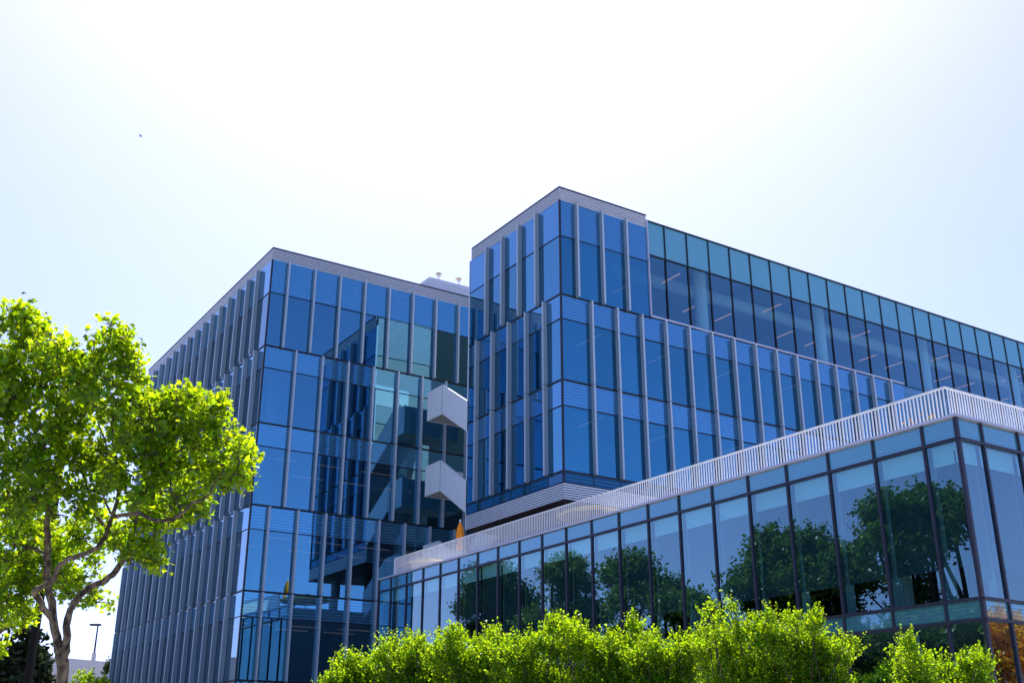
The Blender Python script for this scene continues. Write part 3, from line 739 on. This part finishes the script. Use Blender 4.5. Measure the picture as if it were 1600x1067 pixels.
def shoot_tree(name, label, cat, loc, lobes, lm, leafsize, nshoot, per, rng, shape=QUAD, shoot=.38, trunk_h=1.2, trunk_r=.07, bark='bark2', group=None, up_bias=.9, spread=.05, limb_r=.7):
    "small tree: upright leafy shoots over lobes (cx, cy, cz, rx, ry, rz) relative to loc"
    t = thing(name, label, cat, loc, group)
    loc = np.array(loc, float)
    tk = MB(); tk.tube([loc, loc+[0, 0, trunk_h*.5], loc+[0, 0, trunk_h]], [trunk_r*1.4, trunk_r, trunk_r*.85], 9)
    skel = [loc+[0, 0, trunk_h]]
    for l in lobes:
        c = loc+np.array(l[:3]); s = loc+[0, 0, trunk_h]
        m = (s+c)/2+rng.normal(size=3)*.1*np.linalg.norm(c-s)
        tk.tube([s, m, c, c+[0, 0, l[5]*.5]], [trunk_r*limb_r, trunk_r*limb_r*.7, trunk_r*limb_r*.4, trunk_r*.12], 7); skel += [m, c, c+[0, 0, l[5]*.5]]
    w = np.array([l[3]*l[4]+l[3]*l[5] for l in lobes]); w = w/w.sum()
    cs = []; ns = []; tips = []
    for l, ww in zip(lobes, w):
        n = int(nshoot*ww)
        v = rng.normal(size=(n, 3)); v /= np.linalg.norm(v, axis=1)[:, None]
        v[:, 2] = np.where(rng.random(n) < .7, np.abs(v[:, 2]), v[:, 2])
        rad = rng.uniform(.25, 1, n)**.45
        s = loc+np.array(l[:3])+v*np.array(l[3:6])*rad[:, None]
        d = v*.6+np.array([0, 0, up_bias])+rng.normal(size=(n, 3))*.3; d /= np.linalg.norm(d, axis=1)[:, None]
        L = shoot*rng.uniform(.5, 1.5, n)
        u = np.tile((np.arange(per)+.5)/per, (n, 1))
        P_ = s[:, None, :]+d[:, None, :]*(u*L[:, None])[:, :, None]+rng.normal(size=(n, per, 3))*spread*(1.25-u)[:, :, None]
        cs.append(P_.reshape(-1, 3)); ns.append((d[:, None, :]*.3+np.array([.2, .35, .6])*.7+rng.normal(size=(n, per, 3))*.75).reshape(-1, 3))
        k = rng.random(n) < .25; tips += [(a, b) for a, b in zip(s[k], (s+d*L[:, None]*.8)[k])]
    for a, b in tips: tk.tube([a, b], [trunk_r*.09, trunk_r*.05], 3, False)
    tk.build('trunk', MT[bark], t, True)
    C = np.vstack(cs); Nn = np.vstack(ns)
    add_leaves('crown', lm, t, C, Nn, leafsize*rng.uniform(.6, 1.3, len(C)), shape, rng)
    return t
# row of bright small trees along the bottom: (pixel x, pixel y of top, depth, half width px)
row = [
    (565, 1012, 30, [(-28, 1012, 20), (10, 1024, 30), (50, 1008, 22), (-40, 1045, 20)]),
    (655, 1000, 29, [(-40, 1012, 34), (-5, 1000, 24), (40, 1008, 30), (12, 1035, 40)]),
    (745, 985, 28, [(-50, 998, 28), (0, 1006, 34), (30, 990, 22), (20, 1040, 45)]),
    (845, 975, 27, [(-45, 1000, 34), (5, 980, 26), (45, 990, 28), (0, 1030, 45)]),
    (945, 985, 26, [(-35, 985, 26), (10, 1000, 34), (45, 998, 26), (0, 1040, 45)]),
    (1045, 995, 25, [(-40, 1005, 32), (10, 1010, 34), (48, 1000, 22), (0, 1045, 45)]),
    (1180, 950, 22, [(-60, 985, 34), (0, 962, 36), (30, 975, 34), (-20, 1020, 60)]),
    (1275, 970, 22, [(-10, 982, 34), (24, 1000, 30), (-35, 1010, 40), (20, 1040, 34)]),
    (1455, 1010, 20, [(-30, 1020, 26), (5, 1030, 34), (-5, 1048, 50), (70, 1045, 26)]),
]
names = ['at the left end of the bottom row, before the left block', 'second from the left, before the dark end panes', 'before the pale lavender panes of the low wing',
         'fourth from the left, below the leftmost reflected tree', 'in the middle of the bottom row', 'just left of the one with a stray shoot', 'tallest of the row, a forked stray shoot at its left',
         'right end of the main row, sloping down', 'standing apart at the right']
for i, (px, py, D, lob) in enumerate(row):
    rng = np.random.default_rng(100+i)
    px += 10 if i < 2 else 0; lob = [(q[0], q[1]+(16 if i < 4 else 10), q[2]*.9) for q in lob]
    b = at(px, 1067, D); loc = (b[0], b[1], 0.0)
    L = []
    for dx, y, w in lob:
        s = D/FPX; c = at(px+dx, y+w*.8+9, D+rng.uniform(-.3, .3)); r = w*s
        L.append((c[0]-loc[0], c[1]-loc[1], c[2], r*1.05, r*1.05, r*.95))
    for _ in range(9):
        ux = rng.uniform(-70, 70); k = min(lob, key=lambda q: abs(q[0]-ux)); c = at(px+ux, k[1]+rng.uniform(-20, 18)+abs(ux-k[0])*.45, D+rng.uniform(-.8, .8)); r = rng.uniform(5, 11)*D/FPX
        L.append((c[0]-loc[0], c[1]-loc[1], c[2], r, r, r*rng.uniform(1.2, 2.0)))
    lowest = at(px, 1110, D)
    rr = 56*D/FPX
    L.append((lowest[0]-loc[0], lowest[1]-loc[1], lowest[2], rr, rr, rr*.9))
    if i == 6:
        for q in ((-75, 962), (-68, 948), (-40, 945), (-32, 955), (-56, 985)):
            c = at(px+q[0], q[1]+8, D); L.append((c[0]-loc[0], c[1]-loc[1], c[2], .07, .07, .07))
    if i == 8: 
        c = at(1530, 1050, D); L.append((c[0]-loc[0], c[1]-loc[1], c[2], .22, .22, .25))
    shoot_tree('small_tree', 'bright yellow green tree '+names[i], 'tree', loc, L, LM['shrub'], .054*D/24, 2700, 13, rng, limb_r=.3,
               shoot=.30*D/24, trunk_h=max(1.0, lowest[2]-.5), trunk_r=.06, group='bright small trees along the bottom', spread=.034*D/24)

def big_tree(label, loc, h, r, lm, rng, name='broad_tree', leaf=.26, n=2600, per=15, cat='tree', group=None, zb=.20, lob=24, flat=1.0):
    L = []; sx = rng.uniform(.85, 1.35); off = rng.uniform(-.25, .25)*r
    for k in range(lob):
        a = rng.uniform(0, 6.28); q = rng.uniform(.1, .95)*r; z = h*zb+(h*(1-zb))*rng.uniform(.05, .86)
        q *= rng.uniform(.8, 1.25); f = 1-.6*max(0, (z/h-.5)*2); rr = r*rng.uniform(.14, .38)
        L.append((q*f*math.cos(a), q*f*math.sin(a)*sx+off*z/h, z, rr*rng.uniform(.8, 1.3), rr*rng.uniform(.8, 1.3), rr*rng.uniform(.55, 1.0)*flat))
    L.append((0, 0, h*.86, r*.26, r*.26, h*.08))
    return shoot_tree(name, label, cat, loc, L, lm, leaf, n, per, rng, shape=OVAL, shoot=1.0, trunk_h=h*.3, trunk_r=h*.018, group=group, up_bias=.5, spread=.22)
# trees behind the camera's left, seen mirrored in the low wing's glass
refl = [((-5, 83.0, 0), 18.6, 4.9, 'dark', 'tall dark tree mirrored in the left end of the low wing glass'),
        ((-4, 71.5, 0), 17.6, 4.0, 'mid', 'broad tree mirrored just left of the middle of the low wing'),
        ((-4, 62.5, 0), 16.4, 4.6, 'mid', 'rounded tree mirrored in the middle of the low wing'),
        ((-4, 49.5, 0), 16.0, 4.5, 'mid', 'wide tree mirrored right of the middle of the low wing'),
        ((-4, 43.5, 0), 13.6, 3.5, 'mid', 'lower tree mirrored between two taller ones in the low wing'),
        ((-4, 37.7, 0), 16.2, 4.0, 'mid', 'full tree mirrored near the corner of the low wing'),
        ((-7, 33.0, 0), 19.0, 2.8, 'dark', 'slim dark tree mirrored beside the corner of the low wing'),
        ((-4, 56.0, 0), 12.2, 2.3, 'mid', 'small tree mirrored in the gap between two wide ones in the low wing')]
for i, (loc, h, r, lmk, lab) in enumerate(refl):
    big_tree(lab, loc, h, r, LM[lmk], np.random.default_rng(300+i), group='trees mirrored in the low wing')
big_tree('orange leaved tree mirrored at the bottom right corner of the low wing', (62, -9, 0), 9.5, 4.2, LM['autumn'], np.random.default_rng(41), name='autumn_tree', leaf=.22)
big_tree('dark tree mirrored in the right face of the low wing', (54, -14, 0), 14.5, 2.4, LM['dark'], np.random.default_rng(42))

# dark conifer behind the lamp pole, bush beside the left block
c = at(30, 1067, 48); b = (c[0], c[1], 0)
def conifer(label, loc, h, r, rng):
    L = [(0, 0, h*q, r*(1.05-q), r*(1.05-q), h*.09) for q in np.linspace(.2, .95, 9)]
    return shoot_tree('conifer', label, 'tree', loc, L, LM['conifer'], .32, 900, 12, rng, shape=OVAL, shoot=.7, trunk_h=h*.2, trunk_r=.2, up_bias=-.05, spread=.15)
conifer('dark evergreen tree far behind the lamp pole at bottom left', b, 7.2, 2.8, np.random.default_rng(61))
c = at(-10, 1067, 52)
conifer('dark evergreen tree at the very bottom left corner', (c[0], c[1], 0), 6.6, 3.0, np.random.default_rng(62))
c = at(138, 1067, 70); hz = at(138, 1052, 70)[2]
shoot_tree('bush', 'round green bush in front of the grey parking building', 'bush', (c[0], c[1], 0), [(0, 0, hz-1.3, 1.3, 1.3, 1.2), (-.9, .3, hz-1.9, 1, 1, 1), (.9, -.3, hz-1.8, .9, .9, 1), (0, 0, hz-3.2, 1.8, 1.8, 1.6)],
           LM['shrub'], .17, 420, 12, np.random.default_rng(63), shoot=.5, trunk_h=hz-3.5, spread=.12)
c = at(167, 1067, 76); hz = at(167, 1030, 76)[2]
shoot_tree('climbing_shrub', 'narrow dark shrub at the far corner of the left block', 'shrub', (c[0], c[1], 0), [(0, 0, hz*q, .28, .28, hz*.12) for q in (.3, .5, .7, .88)],
           LM['dark'], .14, 240, 10, np.random.default_rng(64), shoot=.3, trunk_h=1.0, spread=.08)

# ---------------------------------------------------------------- lamp pole by the plane tree
pb = at(43, 1067, 22.5); pl = (pb[0], pb[1], 0); ptop = at(96, 700, 20.8)
SL = thing('street_lamp', 'tall black lamp pole with twin flat heads half hidden in the plane tree crown', 'street lamp', pl)
H = at(70, 690, 22)[2]
x, y = pl[0], pl[1]
H = 8.2
MB().tube([(x, y, 0), (x, y, .5), (x, y, .52), (x, y, H)], [.14, .14, .10, .065], 14).build('pole', MT['pole'], SL, True)
for sgn in (-1, 1):
    a = np.array([x, y, H-.25]); d = axr*sgn
    e = a+d*.35+[0, 0, .08]; e2 = a+d*.95+[0, 0, .1]
    MB().tube([a, e], .03, 8).build('arm', MT['pole'], SL)
    hd = MB().box(-.32, .32, -.14, .14, -.05, .05); ang = math.atan2(d[1], d[0]); mm = Matrix.Rotation(ang, 3, 'Z'); cc = (e+e2)/2
    hd.v = [tuple(mm@Vector(v)+Vector(cc)) for v in hd.v]; ho = hd.build('lamp_head', MT['pole'], SL)
    ls = MB().box(-.26, .26, -.10, .10, -.06, -.052); ls.v = [tuple(mm@Vector(v)+Vector(cc)) for v in ls.v]; ls.build('lens', MT['lampw'], ho)
    hs = MB().box(-.30, .30, -.12, .12, .052, .075); hs.v = [tuple(mm@Vector(v)+Vector(cc)) for v in hs.v]; hs.build('lamp_cover', MT['lampw'], ho)
MB().lathe([(.08, H-.5), (.11, H-.45), (.11, H-.1), (.02, H+.02)], (x, y, 0), 12).build('hub', MT['pole'], SL, True)

# ---------------------------------------------------------------- far parking building and its lamp
f0 = at(60, 1024, 100); f1 = at(260, 1021, 112)
d = (f1-f0)[:2]; d = d/np.linalg.norm(d); n = np.array([-d[1], d[0]])
PB = thing('parking_building', 'long low pale grey concrete building far behind the left block', 'building', (f0[0], f0[1], 0))
def obox(s0, s1, w0, w1, z0, z1):
    mb = MB().box(s0, s1, w0, w1, z0, z1)
    mb.v = [(f0[0]+d[0]*v[0]+n[0]*v[1], f0[1]+d[1]*v[0]+n[1]*v[1], v[2]) for v in mb.v]; return mb
HT = f0[2]
obox(-30, 40, 0, 18, 0, HT).build('wall', plain('pale_concrete_panel', (.42, .43, .50), .85, 0, .08, .4), PB)
obox(-30, 40, -.12, -.01, HT-3.4, HT-.0).build('parapet', plain('parapet_concrete', (.50, .50, .55), .85, 0, .1, .4, .3, 6), PB)
pj = MB()
for k in range(-28, 40, 2): pj.merge(obox(k, k+.06, -.02, -.005, 0, HT-3.42))
pj.build('panel_joint', MT['conc'], PB)
lb = at(147, 1022, 108); FL = thing('street_lamp', 'thin lamp post with a flat head on top of the far parking building', 'street lamp', (lb[0], lb[1], HT))
ht = at(152, 975, 108)[2]
MB().tube([(lb[0], lb[1], HT-.1), (lb[0], lb[1], ht)], [.10, .07], 8).build('pole', MT['pole'], FL)
hb = MB().box(-.75, .25, -.25, .25, 0, .16); mm = Matrix.Rotation(math.atan2(axr[1], axr[0]), 3, 'Z')
hb.v = [tuple(mm@Vector(v)+Vector((lb[0], lb[1], ht))) for v in hb.v]; hb.build('lamp_head', MT['pole'], FL)
MB().tube([(lb[0], lb[1], HT-.1), (lb[0], lb[1], HT+1.0)], .22, 8).build('base', MT['conc'], FL)

# ---------------------------------------------------------------- planter with orange flowers by the railing
PT = thing('planter', 'planter with orange flowers behind the railing near the terrace corner', 'planter', (24.9, 17.9, 9.7))
MB().box(24.4, 25.5, 17.4, 18.6, 9.7, 10.0).build('pot', MT['soffit'], PT)
rng = np.random.default_rng(77)
C = np.array([24.9, 18.0, 10.12])+rng.normal(size=(260, 3))*[.22, .28, .07]
add_leaves('foliage', LM['mid'], PT, C, rng.normal(size=(260, 3)), rng.uniform(.04, .09, 260), OVAL, rng)
C = np.array([24.9, 18.0, 10.22])+rng.normal(size=(46, 3))*[.2, .27, .09]
add_leaves('flowers', MT['orange'], PT, C, rng.normal(size=(46, 3)), rng.uniform(.03, .07, 46), PALM, rng)

# ---------------------------------------------------------------- a bird high in the sky
bp_ = at(220, 213, 60)
bm = MB().tube([bp_+axr*(-.10), bp_+axr*(-.03), bp_+axr*.05, bp_+axr*.10], [.004, .03, .026, .004], 8)
for sgn in (-1, 1):
    bm.poly([bp_+axr*.03, bp_+axf*.09*sgn+[0, 0, .05], bp_+axf*.16*sgn+axr*(-.05)+[0, 0, .02], bp_-axr*.03])
tag(bm.build('bird', MT['bird']), 'tiny dark bird high in the pale sky above the plane tree', 'bird')
